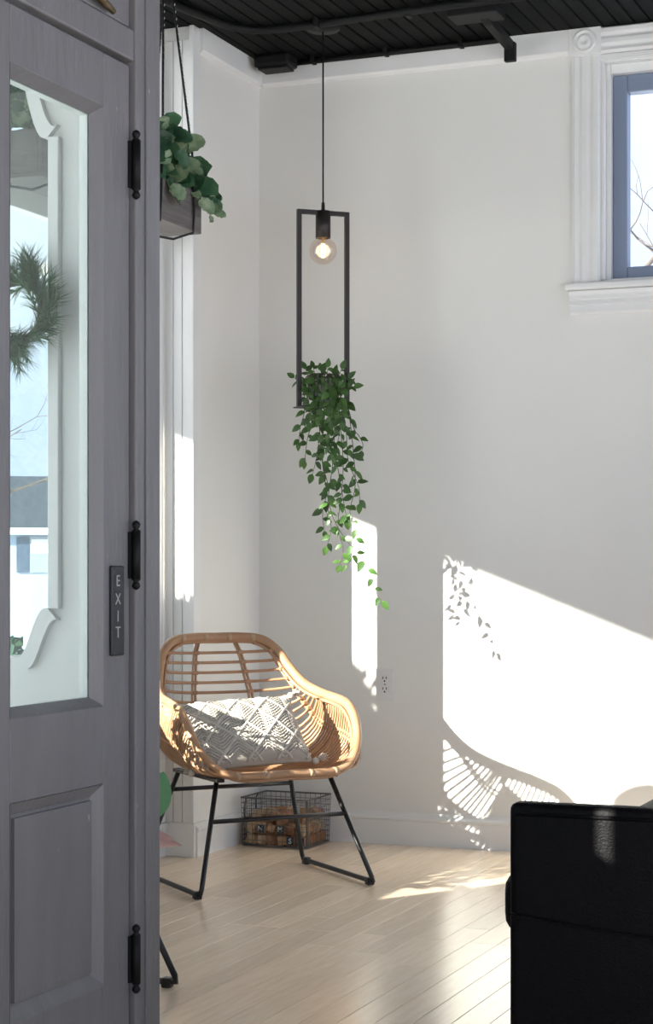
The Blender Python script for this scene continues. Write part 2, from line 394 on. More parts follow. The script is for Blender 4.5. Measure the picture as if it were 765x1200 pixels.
# ------------------------------------------------------------------ entry: return wall, doors, frame
RY0, RY1 = -3.57, -3.49
OP = (.12, 1.155, .88, 2.12)
wr_ = MB().box((-.27, -6.15, 2.75), (DX-.12, RY0, 2.85)).box((WX, RY0, 0), (DX-.05, RY1, OP[2])).box((WX, RY0, OP[3]), (DX-.05, RY1, CEIL)).box((OP[1], RY0, OP[2]), (DX-.05, RY1, OP[3])).box((WX, RY0, OP[2]), (OP[0], RY1, OP[3]))  # first box is a porch ceiling added to keep sun out of the recess
def ogee(n=14):
    c = []
    for i in range(n+1):
        t = i/n; c.append((t, 1-(.5-.5*math.cos(PI*t))*.75-.25*t + .09*math.sin(2*PI*t)))
    return c                     # from (0,1) to (1,0)
wall_return = struct(wr_.build('wall_entry_side', 'trim'), 'white side wall of the entry with scalloped opening', 'wall')
og = ogee()
BW, BH = .13, .23
for (cx, cz, sx, sz) in ((OP[1], OP[3], -1, -1), (OP[1], OP[2], -1, 1), (OP[0], OP[3], 1, -1), (OP[0], OP[2], 1, 1)):
    bw_, bh_ = (.11, BH) if sz < 0 else (.075, .095)
    pts = [(cx, cz)]+[(cx+sx*a*bw_, cz+sz*b*bh_) for a, b in og]
    MB().prism(pts, XZ, RY0, RY1).build('bracket', 'trim', wall_return)
    inn = [(cx+sx*a*bw_, cz+sz*b*bh_) for a, b in og]; outr = [(p[0]-sx*.022, p[1]-sz*.022) for p in inn]
    mb = MB()
    for i in range(len(inn)-1): mb.prism([inn[i], inn[i+1], outr[i+1], outr[i]], XZ, RY0-.014, RY0)
    mb.build('bracket_moulding', 'trim', wall_return)
MB().box((OP[1], RY0-.014, OP[2]+.095), (OP[1]+.024, RY0, OP[3]-BH), .002).build('casing', 'trim', wall_return)
MB().box((OP[0], RY0+.035, OP[2]), (OP[1], RY0+.039, OP[3])).build('pane', 'glass', wall_return)

YP = -3.592          # hinge line of the near leaf / edge of post
frame = struct(thing('trim_5', (DX, YP, 0), 0, 'grey painted door frame with thick post and head', 'door frame'))
def fb(n, a, c, m='grey_paint', bev=.004, parent=None, origin=(DX, YP, 0)):
    p = frame if parent is None else parent
    return MB().box(tuple(a[i]-origin[i] for i in range(3)), tuple(c[i]-origin[i] for i in range(3)), bev).build(n, m, p)
fb('post', (DX-.07, YP+.002, 0), (DX+.012, RY1, CEIL))
fb('post_bead', (DX+.012, YP+.036, 0), (DX+.016, YP+.046, CEIL), 'grey_paint', .001)
fb('post', (DX-.07, -4.79, 0), (DX+.012, -4.69, CEIL))
fb('head', (DX-.07, -4.69, 2.014), (DX+.008, YP+.002, 2.074))
# transom sash above
fb('transom_stile', (DX-.05, -3.70, 2.08), (DX-.002, YP+.002, CEIL)); fb('transom_stile', (DX-.05, -4.69, 2.08), (DX-.002, -4.59, CEIL))
fb('transom_rail', (DX-.05, -4.59, 2.08), (DX-.002, -3.70, 2.19)); fb('transom_rail', (DX-.05, -4.59, 2.90), (DX-.002, -3.70, CEIL))
MB().box((DX-.028-DX, -4.59-YP, 2.19), (DX-.024-DX, -3.70-YP, 2.90)).build('pane', 'glass_door', frame)

def leaf_door(name, ya, yb, label, hinge_side):
    """narrow half-glazed leaf between ya > yb; origin at the hinge edge"""
    d = struct(thing(name, (DX, ya if hinge_side > 0 else yb, 0), 0, label, 'door'))
    org = (DX, ya if hinge_side > 0 else yb, 0)
    def b(n, a, c, m='grey_paint', bev=.003): return fb(n, a, c, m, bev, d, org)
    st = .105; X0, X1 = DX-.045, DX
    b('stile', (X0, ya-st, .012), (X1, ya-.003, 2.006)); b('stile', (X0, yb+.003, .012), (X1, yb+st, 2.006))
    b('rail', (X0, yb+st, 1.905), (X1, ya-st, 2.006)); b('rail', (X0, yb+st, .655), (X1, ya-st, .800)); b('rail', (X0, yb+st, .012), (X1, ya-st, .285))
    pn = b('panel', (X0+.012, yb+st, .285), (X1-.016, ya-st, .655))
    fld = [(yb+st+.028, .313), (ya-st-.028, .313), (ya-st-.028, .627), (yb+st+.028, .627)]
    MB().prism([(p[0]-org[1], p[1]) for p in fld], YZ, -.017, -.009).build('raised_field', 'grey_paint', pn)
    # sloped mouldings round glass and panel
    def mould(z0, z1, xin, w, nm):
        y0, y1 = yb+st, ya-st
        for (p, q, ins) in (((y0, z0), (y1, z0), (0, 1)), ((y1, z0), (y1, z1), (-1, 0)), ((y1, z1), (y0, z1), (0, -1)), ((y0, z1), (y0, z0), (1, 0))):
            P = Vector((0, p[0]-org[1], p[1])); Q = Vector((0, q[0]-org[1], q[1])); I = Vector((0, ins[0], ins[1])); T = (Q-P).normalized()
            a0 = P; a1 = Q; b0 = P+I*w+T*w+Vector((-xin, 0, 0)); b1 = Q+I*w-T*w+Vector((-xin, 0, 0)); c0 = P+Vector((-xin, 0, 0)); c1 = Q+Vector((-xin, 0, 0))
            MB().add([a0, a1, b0, b1, c0, c1], [(0, 1, 3, 2), (2, 3, 5, 4), (0, 4, 5, 1), (0, 2, 4), (1, 5, 3)]).build(nm, 'grey_paint', d)
    mould(.800, 1.905, .022, .016, 'glazing_bead'); mould(.285, .655, .016, .022, 'panel_moulding')
    gp = MB().box((-.026, yb+st-org[1], .800), (-.022, ya-st-org[1], 1.905)).build('glass_pane', 'glass_door', d)
    # slim white putty line outside
    mb = MB(); y0, y1 = yb+st-org[1], ya-st-org[1]
    mb.box((-.044, y1-.012, .80), (-.027, y1, 1.905)).box((-.044, y0, .80), (-.027, y0+.012, 1.905)).box((-.044, y0+.012, 1.89), (-.027, y1-.012, 1.905)).box((-.044, y0+.012, .80), (-.027, y1-.012, .815))
    mb.build('putty', 'trim', d)
    hy = (ya+.0015 if hinge_side > 0 else yb-.0015)-org[1]
    for hz in (1.818, 1.078, .313):
        h = MB()
        h.tube([(.012, hy, hz-.046+1e-4), (.012, hy, hz+.046)], .0085, 12)
        h.box((0, hy-.012, hz-.044), (.006, hy+.012, hz+.044))
        hh = h.build('hinge', 'black_iron', d)
        f = MB()
        for s in (-1, 1):
            f.lathe([(.001, s*.066), (.006, s*.063), (.0085, s*.058), (.006, s*.052), (.0045, s*.050), (.008, s*.047), (.008, s*.045)], (.012, hy, hz), 'z', 12)
        f.build('finial', 'black_iron', hh)
    return d
leaf_door('door_1', YP, -4.125, 'narrow grey half-glazed door leaf beside the post, with EXIT sign', 1)
leaf_door('door_2', -4.131, -4.688, 'grey half-glazed door leaf hinged on the far post', -1)

# latch on the transom
la = thing('transom_latch', (DX-.002, -3.728, 2.088), 0, 'old brass spring latch on the grey transom above the door', 'latch')
MB().box((-.0, -.055, .012), (.012, .012, .085), .003).build('case', 'brass_old', la)
MB().box((.012, -.04, .024), (.024, -.006, .08), .004).build('keeper', 'brass_old', la)
MB().tube([(.012, -.05, .014), (.016, .0, .004), (.014, .048, -.004)], [.007, .0075, .006], 10).build('bolt', 'brass_old', la)

# EXIT sign on the stile
es = thing('exit_sign', (DX, -3.652, .975), 0, 'small vertical black EXIT sign on grey door stile', 'sign')
MB().box((0, -.0235, -.085), (.008, .0235, .083), .003).build('plate', 'sign_black', es)
for ch, zz in zip('EXIT', (.054, .020, -.012, -.042)):
    t = obj('letter', text_mesh(ch, .030), 'sign_letter', es); t.location = (.0085, -.004, zz); t.rotation_euler = (PI/2, 0, PI/2)

# wall beyond the double doors with two slots added to let sun onto the sofa
we = MB().box((DX-.12, YF, 0), (DX, -5.5, CEIL))
for a_, b_ in (((-5.5, 0), (-4.79, 1.20)), ((-5.5, 1.31), (-4.79, CEIL)), ((-5.02, 1.16), (-4.79, 1.31)), ((-5.20, 1.16), (-5.10, 1.31)), ((-5.5, 1.16), (-5.28, 1.31))):
    we.box((DX-.03, a_[0], a_[1]), (DX, b_[0], b_[1]))
struct(we.build('wall_entry', 'grey_paint'), 'grey entry wall beyond the doors with slots added for sun on the sofa', 'wall')

# ------------------------------------------------------------------ outlet
op = at_y(451.5, 802, 0)
ol = thing('power_outlet', (op.x, 0, op.z), 0, 'white double power outlet on the back wall', 'outlet')
MB().box((-.037, -.006, -.060), (.037, 0, .060), .003).build('cover_plate', 'plate', ol)
for s in (-1, 1):
    so = MB().box((-.017, -.009, s*.0205-.0155), (.017, -.005, s*.0205+.0155), .003).build('socket', 'plate', ol)
    mb = MB().box((-.0085, -.0095, s*.0205+.000), (-.0050, -.0085, s*.0205+.010)).box((.0050, -.0095, s*.0205+.000), (.0085, -.0085, s*.0205+.010))
    mb.tube([(0, -.0085, s*.0205-.007), (0, -.0096, s*.0205-.007)], .0035, 10); mb.build('slot', 'slot', so)
MB().tube([(0, -.006, 0), (0, -.0068, 0)], .003, 10).build('screw', 'wire', ol)

# ------------------------------------------------------------------ ceiling fittings
cp = thing('ceiling_conduit', (0, 0, CEIL), 0, 'thin black conduit running along the ceiling edge above the back wall', 'conduit')
MB().tube([(.10, -.045, -.018), (.9, -.045, -.018), (1.02, -.05, -.018)], .012, 8).build('pipe', 'black_iron', cp)
for xx in (.25, .55, .85): MB().box((xx-.008, -.062, -.031), (xx+.008, -.028, 0), .002).build('clip', 'black_iron', cp)
jb = thing('junction_box', (.12, -.11, CEIL), 0, 'black junction box under the ceiling in the corner', 'box')
MB().box((-.075, -.05, -.052), (.075, .05, 0), .014).build('body', 'black_iron', jb); MB().box((-.06, -.04, -.060), (.06, .04, -.052), .003).build('lid', 'black_iron', jb)
c2 = thing('ceiling_cable', (0, 0, CEIL), 0, 'thick black cable crossing the ceiling boards to the bracket', 'cable')
MB().tube(catmull([(.03, -1.15, -.016), (.10, -.75, -.016), (.16, -.55, -.016), (.30, -.48, -.016), (.70, -.50, -.016), (1.10, -.52, -.016), (2.2, -.52, -.016)], 8), .015, 8).build('sheath', 'black_iron', c2)
for xx in (.45, .8): MB().box((xx-.008, -.515, -.034), (xx+.008, -.47, 0), .002).build('clip', 'black_iron', c2)
br = thing('ceiling_bracket', (1.03, -.34, CEIL), 0, 'black steel bracket with hooked end near the back wall', 'bracket')
MB().box((-.09, -.15, -.045), (.09, -.03, 0), .004).build('mount', 'black_iron', br)
MB().prism([(-.10, -.04), (-.03, -.055), (.26, -.075), (.26, -.045), (-.03, -.02), (-.10, 0)], YZ, .01, .04).build('arm', 'black_iron', br)
MB().box((.004, .235, -.115), (.046, .262, -.045), .003).build('hook', 'black_iron', br)

# ------------------------------------------------------------------ rattan chairs
RIMH = [(.270, 0, .388), (.268, .10, .386), (.255, .185, .388), (.235, .242, .412), (.198, .285, .468), (.152, .304, .538), (.095, .307, .588), (.02, .306, .606), (-.10, .295, .622), (-.19, .272, .652), (-.25, .246, .705), (-.292, .216, .765), (-.318, .165, .803), (-.330, .085, .812), (-.334, 0, .812)]
CEN = [(.268, 0, .386), (.18, 0, .368), (.05, 0, .356), (-.08, 0, .358), (-.17, 0, .374), (-.232, 0, .42), (-.262, 0, .50), (-.287, 0, .60), (-.312, 0, .72), (-.332, 0, .806)]
rim_r = catmull(RIMH, 10); cen = catmull(CEN, 10)
def fr(v): return Vector((v[1], -v[0], v[2])) if False else Vector(v)
# local axes: +X = right (r), -Y = forward (f).  point (f, r, z) -> (r, -f, z)
def L(v): return Vector((v[1], -v[0], v[2]))
def t_of_z(z):
    for i in range(200):
        t = .55+.45*i/200
        if sample(rim_r, t).z >= z: return t
    return 1
v_b = next(i/200 for i in range(200) if i > 60 and sample(cen, i/200).z >= .63); t_b = t_of_z(.652)
def shell(u, v):
    """u in -1..1 across, v in 0..1 from front lip to back top"""
    a = abs(u); s = 1 if u >= 0 else -1
    C = sample(cen, v); t = interp(v, [0, .15, .35, .52, v_b], [.215, .33, .46, .565, t_b]) if v < v_b else min(.885, t_of_z(.652+(C.z-.63)*.87))
    Q = sample(rim_r, t)
    side = max(0, min(1, (.60-C.z)/.2)); dz = Q.z-C.z
    K1 = Vector((C.x, (.5+.15*side)*Q.y, C.z)); K2 = Vector(((.35+.35*side)*C.x+(.65-.35*side)*Q.x, (.90+.32*side)*Q.y, C.z+(.12 if side > 0 else .3)*dz))
    p = C*(1-a)**3+K1*(3*a*(1-a)**2)+K2*(3*a*a*(1-a))+Q*a**3
    return L((p.x, s*p.y, p.z))
def make_chair(label):
    t = thing('rattan_chair', (0, 0, 0), 0, label, 'chair', 'rattan armchairs by the window')
    loop = [L(p) for p in rim_r]+[L((p[0], -p[1], p[2])) for p in reversed(rim_r[1:-1])]
    rim = MB().tube(loop, .0135, 10, closed=True, flat=1.25).build('rim', 'rattan_rim', t)
    inner = [p+Vector((-.018*math.copysign(1, p.x) if abs(p.x) > .15 else 0, .0, -.016)) for p in loop]
    MB().tube(inner, .006, 6, closed=True).build('inner_rim', 'rattan_rim', rim)
    vsl = [i*.0205 for i in range(1, 29)]+[.60+.0385*i for i in range(0, 10)]
    for v in vsl:
        pts = [shell(-1+2*i/22, v) for i in range(23)]
        MB().tube(pts, .0048 if v < .58 else .0052, 6).build('cane', 'rattan', t)
    for u in (-.80, -.28, .28, .80):
        for du in (-.018, .018):
            pts = [shell(u+du, .03+.955*i/30)+Vector((0, .006, -.002)) for i in range(31)]
            MB().tube(pts, .0048, 6).build('spine', 'rattan', t)
    # lashings where canes cross spines
    for u in (-.80, -.28, .28, .80):
        mb = MB()
        for v in [.60+.0385*i for i in range(0, 10)]:
            p = shell(u, v); mb.box(p-Vector((.011, .009, .007)), p+Vector((.011, .009, .007)), .003)
        tag(mb.build('lashing', 'rattan', t), kind='stuff')
    # bindings round the rim
    for sgn in (-1, 1):
        for tt in (.06, .14, .88, .955):
            p = sample(rim_r, tt); q = sample(rim_r, tt+.014); a = L((p.x, sgn*p.y, p.z)); b = L((q.x, sgn*q.y, q.z))
            MB().tube([a, a.lerp(b, .5), b], .0139, 10, flat=1.25).build('binding', 'binding', rim)
    # steel sled frame
    ft, bt = .275, -.275
    for sgn in (-1, 1):
        T0, T1 = (.155, sgn*.205, .362), (-.17, sgn*.205, .372); F0, F1 = (ft, sgn*.31, .014), (bt, sgn*.31, .014)
        def near(A, B, d): A = Vector(A); B = Vector(B); return A+(B-A).normalized()*d
        path = [T0, near(F0, T0, .05), near(F0, T0, .022), Vector(F0)+Vector((-.006, 0, .002)), near(F0, F1, .03), near(F1, F0, .03), Vector(F1)+Vector((.006, 0, .002)), near(F1, T1, .022), near(F1, T1, .05), T1]
        leg = MB().tube([L(p) for p in path], .0085, 10).build('leg_frame', 'black_metal', t)
        MB().box(L((.19, sgn*.205-.014, .360)), L((-.20, sgn*.205+.014, .372)), .002).build('seat_rail', 'black_metal', t)
        for q in (F0, F1):
            c = L(q)+Vector((0, .03 if q is F0 else -.03, 0))
            MB().box(c+Vector((-.013, -.013, -.014)), c+Vector((.013, .013, .011)), .004).build('foot_pad', 'black_metal', leg)
    def onleg(T, F, z):
        k = (z-F[2])/(T[2]-F[2]); return Vector(F).lerp(Vector(T), k)
    a = onleg((.155, .205, .362), (ft, .31, .014), .236); MB().tube([L((a.x, -a.y, a.z)), L(a)], .0075, 8).build('crossbar', 'black_metal', t)
    a = onleg((-.17, .205, .372), (bt, .31, .014), .300); MB().tube([L((a.x, -a.y, a.z)), L(a)], .0075, 8).build('crossbar', 'black_metal', t)
    return t
CH = Vector((.418, -.970, 0)); CHF = Vector((.746, -.666, 0))
# forward in local = -Y ; want -Y -> CHF
rz1 = math.atan2(CHF.y, CHF.x)+PI/2
chair1 = make_chair('rattan armchair with black sled legs and a macrame pillow on it')
chair1.location = CH; chair1.rotation_euler = (0, 0, rz1)
chair2 = copy_tree(chair1); chair2['label'] = 'rattan armchair with empty seat, its black sled foot past the grey door post'
chair2.location = (.633, -2.837, 0); chair2.rotation_euler = (0, 0, PI/2)

# ------------------------------------------------------------------ macrame pillow
PWD, PHT, PTH = .435, .28, .06
pil = thing('macrame_pillow', (0, 0, 0), 0, 'cream macrame lumbar pillow with tassels on the rattan chair seat', 'pillow')
def pil_z(a, b):      # half thickness at a,b in -1..1
    k = max(0, (1-abs(a)**2.6))*max(0, (1-abs(b)**2.4)); return PTH*(k**.55)
def pil_p(a, b, s=1, off=0):
    pin = 1-.07*(1-abs(b)**2)*abs(a)**3; pin2 = 1-.07*(1-abs(a)**2)*abs(b)**3
    return Vector((a*PWD/2*pin, s*(pil_z(a, b)+off), b*PHT/2*pin2))
N, M = 32, 24
mb = MB()
for s in (-1, 1):
    vs = [pil_p(-1+2*i/N, -1+2*j/M, s) for j in range(M+1) for i in range(N+1)]
    fs = [(j*(N+1)+i, j*(N+1)+i+1, (j+1)*(N+1)+i+1, (j+1)*(N+1)+i) for j in range(M) for i in range(N)]
    mb.add(vs, fs, True)
mb.build('cover', 'cotton_back', pil)
# diamond lattice of cords on the front face (front = -Y local)
ND = 4      # diamonds across
cords = []
def face(a, b, off): return pil_p(a, b, -1, off)
asp = PHT/PWD; pitch = 2/ND; pb = pitch/asp*1.0
for k in range(-ND-3, ND+4):
    for sg in (-1, 1):
        pts = []
        n = 40
        for i in range(n+1):
            b = -.97+1.94*i/n; a = k*pitch+sg*b*asp*1.0
            if abs(a) <= .97: pts.append(face(a, b, .004))
        if len(pts) > 3: MB().tube(pts, .0052, 6).build('cord', 'cotton', pil)
# chevron rows of knots inside the diamonds: one woven layer
kn = MB(); rows = 25
for j in range(rows):
    b = -.95+1.9*j/(rows-1)
    for i in range(-20, 21):
        a = i/21
        # local coordinate within diamond
        ph = ((a/pitch+.5) % 1)-.5
        bb = b+ (abs(ph))*pb*.75
        if abs(bb) > .95: continue
        a2 = a+.047
        ph2 = ((a2/pitch+.5) % 1)-.5; bb2 = b+abs(ph2)*pb*.75
        if abs(bb2) > .95 or abs(bb2-bb) > .2 or a2 > .97: continue
        kn.tube([face(a, bb, .0005), face((a+a2)/2, (bb+bb2)/2, .0042), face(a2, bb2, .0005)], .0037, 5, cap=False)
tag(kn.build('knotted_weave', 'cotton', pil), kind='stuff')
for (ca, cb) in ((-1, -1), (1, -1), (-1, 1), (1, 1)):
    c = Vector((ca*PWD/2, 0, cb*PHT/2)); d = Vector((ca*.8, -.25, cb*.35 if cb > 0 else .12)).normalized()
    tm = MB().lathe([(.001, -.012), (.010, -.008), (.012, 0), (.008, .009), (.001, .012)], c+d*.006, 'z', 10)
    tk = tm.build('tassel', 'cotton', pil); st = MB()
    for q in range(26):
        e = (d+Vector((R.uniform(-.45, .45), R.uniform(-.45, .45), R.uniform(-.5, .3) if cb > 0 else R.uniform(0, .5)))).normalized()*R.uniform(.03, .05)*(.6 if ca < 0 and cb < 0 else 1)
        st.tube([c+d*.006, c+d*.008+e*.5, c+d*.006+e+Vector((0, 0, -.008))], .0018, 4)
    st.build('tassel_strands', 'cotton', tk)
# place: tilted back, resting on seat against the back rest
def chair_pt(f, r, z): return CH + CHF*f + Vector((-CHF.y, CHF.x, 0))*r + Vector((0, 0, z))
pil.location = chair_pt(.02, -.055, .50)
pil.rotation_mode = 'QUATERNION'
pil.rotation_quaternion = Quaternion((0, 0, 1), rz1-math.radians(4)) @ Quaternion((1, 0, 0), math.radians(-42)) @ Quaternion((0, 1, 0), math.radians(-3.5))

# ------------------------------------------------------------------ wire basket with wooden letter blocks
BX0, BX1, BY0, BY1, BZ = .045, .318, -.268, -.035, .185
bk = thing('wire_basket', ((BX0+BX1)/2, (BY0+BY1)/2, 0), 0, 'wire mesh basket full of small wooden blocks in the corner', 'basket')
hx, hy = (BX1-BX0)/2, (BY1-BY0)/2
def ring(z, r, g=1.0): return MB().tube([(-hx*g, -hy*g, z), (hx*g, -hy*g, z), (hx*g, hy*g, z), (-hx*g, hy*g, z), ], r, 6, closed=True)
ring(BZ, .0032).build('top_rim', 'wire', bk); ring(.005, .0028, .96).build('bottom_rim', 'wire', bk)
mb = MB()
for q in range(1, 9): mb.add(*(lambda m_: (m_.v, m_.f, True))(ring(.005+q*.02, .0011, .96+.04*q/9)))
tag(mb.build('horizontal_wires', 'wire', bk), kind='stuff')
mb = MB(); n = 13
for q in range(n+1):
    a = -1+2*q/n
    for s in (-1, 1):
        mb.tube([(a*hx*.96, s*hy*.96, .005), (a*hx, s*hy, BZ)], .0011, 5); mb.tube([(s*hx*.96, a*hy*.96, .005), (s*hx, a*hy, BZ)], .0011, 5)
    mb.tube([(a*hx*.96, -hy*.96, .005), (a*hx*.96, hy*.96, .005)], .0011, 5); mb.tube([(-hx*.96, a*hy*.96, .006), (hx*.96, a*hy*.96, .006)], .0011, 5)
tag(mb.build('upright_wires', 'wire', bk), kind='stuff')
MB().tube(catmull([(-hx, -.05, BZ), (-hx-.012, -.05, BZ-.02), (-hx-.016, -.045, BZ-.085), (-hx-.016, .045, BZ-.085), (-hx-.012, .05, BZ-.02), (-hx, .05, BZ)], 5), .003, 6).build('handle', 'wire', bk)
MB().box((hx*.985-.004, -hy*.99-.003, .01), (hx*.985+.004, -hy*.99+.002, BZ), .001).build('corner_strap', 'wire', bk)
TONES = [('pale tan', (.52, .36, .21), (.62, .46, .29)), ('reddish brown', (.33, .15, .075), (.44, .22, .11)), ('honey brown', (.42, .24, .115), (.52, .32, .17))]
blk = []
for tn, c0, c1 in TONES:
    mn = 'block_'+tn.replace(' ', '_'); mat(mn, c0, .6, var=c1, scale=40, objrand=.2)
    row = []
    for sc in (.0150, .0168, .0180):
        me = MB().box((-sc, -sc*.95, -sc), (sc, sc*.95, sc), .0025).mesh('wood_block'); me.materials.append(MATS[mn]); row.append(me)
    blk.append(row)
LAYER = ['at the bottom of the heap', 'halfway up the heap', 'on top of the heap']
letters = {(1, 1): 'N', (1, 3): 'M', (0, 4): 'S', (0, 5): 'B'}
for lay in range(3):
    for iy in range(5):
        for ix in range(6):
            if 0 < ix < 5 and 0 < iy < 4 and lay < 2: continue      # wholly hidden inside the heap
            if lay == 2 and R.random() < .25: continue
            p = Vector((-hx*.75+ix*(hx*1.5/5), -hy*.745+iy*(hy*1.49/4), .027+lay*.042+(R.uniform(-.004, .012) if lay == 2 else 0)))
            ch = letters.get((lay, ix)) if iy == 0 else None
            ti = R.randrange(3); o = obj('wooden_block', blk[ti][R.randrange(3)], None); o.location = bk.location+p
            if ch:
                pl = MB().box((-.0148, -.0200, -.0148), (.0148, -.0145, .0148)).build('letter_face', 'block_dark', o)
                t = obj('letter', text_mesh(ch, .028), 'ink_white', pl); t.location = (0, -.0206, 0); t.rotation_euler = (PI/2, 0, 0)
                tag(o, f'wooden block with white letter {ch} on dark face in wire basket', 'block', 'wooden blocks in the wire basket')
            else:
                w_ = .35 if lay else .22
                o.rotation_euler = (R.uniform(-w_, w_), R.uniform(-w_, w_), R.uniform(-.4, .4))
                tag(o, f'{TONES[ti][0]} plain wooden block {LAYER[lay]} in wire basket', 'block', 'wooden blocks in the wire basket')

# ------------------------------------------------------------------ pendant lamp with shelf frame
PD = at_y(378.5, 300, -.43); PX, PY = PD.x, PD.y
zpx = lambda py: CAMH+(HY-py)/FPX*((Vector((PX, PY, 0))-CAM).dot(FW))
ZT, ZB = zpx(247), zpx(477)
dirw = (RT*math.cos(math.radians(20))+FW*math.sin(math.radians(20)))
pend = thing('pendant_lamp', (PX, PY, ZB), math.atan2(dirw.y, dirw.x), 'pendant lamp with tall dark rectangular frame and round bulb', 'lamp')
H = ZT-ZB; hw = .1005; q = .008
fr_ = MB().box((-hw, -q, 0), (-hw+2*q, q, H), .001).box((hw-2*q, -q, 0), (hw, q, H), .001).box((-hw+2*q, -q, H-2*q), (hw-2*q, q, H), .001)
fr_.build('frame', 'bronze', pend)
MB().box((-hw, -.045, -.004), (hw, .045, .0), .001).build('shelf', 'bronze', pend)
MB().tube([(0, 0, H+.01), (0, 0, CEIL-ZB-.02)], .0032, 8).build('cord', 'black_iron', pend)
MB().lathe([(.001, CEIL-ZB-.030), (.010, CEIL-ZB-.030), (.060, CEIL-ZB-.024), (.062, CEIL-ZB-.002), (.062, CEIL-ZB)], (0, 0, 0), 'z', 28).build('canopy', 'black_iron', pend)
MB().lathe([(.005, H+.03), (.006, H+.028), (.007, H), (.0275, H-.002), (.0275, H-.100), (.024, H-.101), (.020, H-.085)], (0, 0, 0), 'z', 24).build('socket', 'bronze', pend)
bz = zpx(294)-ZB; br_ = .050
bulb = MB().lathe([(.013, H-.09), (.0135, bz+.050)]+[(br_*math.sin(a), bz+br_*math.cos(a)) for a in [.28+i*(PI-.29)/16 for i in range(17)]], (0, 0, 0), 'z', 28).build('bulb', 'bulb_glass', pend)
MB().lathe([(.0125, H-.088), (.0125, bz+.046), (.004, bz+.040), (.003, bz+.03)], (0, 0, 0), 'z', 16).build('bulb_cap', 'brass_old', bulb)
for i in range(4):
    a = PI/4+i*PI/2; ca, sa_ = math.cos(a), math.sin(a)
    MB().tube([(ca*.004, sa_*.004, bz+.026), (ca*.011, sa_*.011, bz+.012), (ca*.005, sa_*.005, bz), (ca*.011, sa_*.011, bz-.012), (ca*.004, sa_*.004, bz-.024)], .0022, 6).build('filament', 'filament', bulb)
bl = bpy.data.lights.new('bulb_glow', 'POINT'); bl.energy = .15; bl.color = (1, .72, .42); bl.shadow_soft_size = .03
blo = bpy.data.objects.new('bulb_glow', bl); COL.objects.link(blo); blo.location = (0, 0, bz); blo.parent = pend

# ------------------------------------------------------------------ trailing plant
def leaf_mesh(name, Ln, W, curl=.25, fold=.18, n=5, notch=False):
    vs = []; fs = []
    for i in range(n+1):
        t = i/n; w = W*(math.sin(PI*min(1, t**.75))**.9)*(1 if not notch else 1.0)
        if i == n: w = 0
        y = Ln*t; z = -curl*Ln*t*t
        vs += [(-w, y, z+fold*w), (0, y, z), (w, y, z+fold*w)]
    for i in range(n):
        a = i*3; fs += [(a, a+1, a+4, a+3), (a+1, a+2, a+5, a+4)]
    m = MB(); m.add(vs, fs, True); return m.mesh(name)
VL = [leaf_mesh('vine_leaf', .039, .0112, .25), leaf_mesh('vine_leaf', .033, .0095, .4), leaf_mesh('vine_leaf', .043, .0125, .15)]
for m_ in VL: m_.materials.append(MATS['leaf'])
tp = thing('trailing_plant', (PX, PY, ZB), 0, 'trailing vine plant in grey pot hanging from the lamp frame', 'plant')
MB().lathe([(.034, 0), (.036, .004), (.050, .088), (.053, .090), (.053, .098), (.047, .098), (.044, .080), (.001, .079)], (0, 0, .001), 'z', 24).build('pot', 'pot_grey', tp)
def place_leaf(me, name, base, d, up, parent, sc=1.0):
    d = Vector(d).normalized(); up = Vector(up); xx = d.cross(up)
    if xx.length < 1e-4: xx = d.orthogonal()
    xx.normalize(); zz = xx.cross(d)
    o = bpy.data.objects.new(name, me); COL.objects.link(o); o.parent = parent
    mw = Matrix((xx, d, zz)).transposed().to_4x4() @ Matrix.Scale(sc, 4); mw.translation = Vector(base); o.matrix_local = mw; return o
def strand(pix, dy, nleaf, t0=.0, sc=1.0):
    pts = [at_y(px, py, PY+dy+R.uniform(-.008, .008))-Vector((PX, PY, ZB)) for px, py in pix]
    start = [Vector((R.uniform(-.02, .02), R.uniform(-.02, .02), .085))]
    mid = []
    if pts[0].z < .06:      # climb over the pot rim first
        h = Vector((pts[0].x, pts[0].y, 0)); h = h.normalized()*.062 if h.length > .01 else Vector((.03, -.055, 0))
        mid = [Vector((h.x*.7, h.y*.7, .118)), Vector((h.x*1.1, h.y*1.1, .085))]
    pl = catmull(start+mid+pts, 7)
    st = MB().tube(pl, [.0019*(1-.5*i/len(pl)) for i in range(len(pl))], 5).build('vine', 'stem', tp)
    nleaf = int(nleaf*1.2)
    for i in range(nleaf):
        t = t0+(1-t0)*(i+.6)/nleaf; p = sample(pl, t); tg = (sample(pl, min(1, t+.03))-sample(pl, max(0, t-.03))).normalized()
        sgn = 1 if i % 2 else -1
        side = tg.cross(-FW).normalized()*sgn
        d = side*R.uniform(.5, 1)+tg*R.uniform(.1, .8)+Vector((R.uniform(-.3, .3), R.uniform(-.5, .3), R.uniform(-.45, .15)))
        up = -FW*R.uniform(.4, 1)+Vector((R.uniform(-.5, .5), R.uniform(-.3, .3), R.uniform(.1, .8)))
        place_leaf(R.choice(VL), 'leaf', p, d, up, st, R.uniform(.75, 1.15)*sc)
    place_leaf(R.choice(VL), 'leaf', pl[-1], (pl[-1]-pl[-3]), -FW+Vector((0, 0, .3)), st, sc)
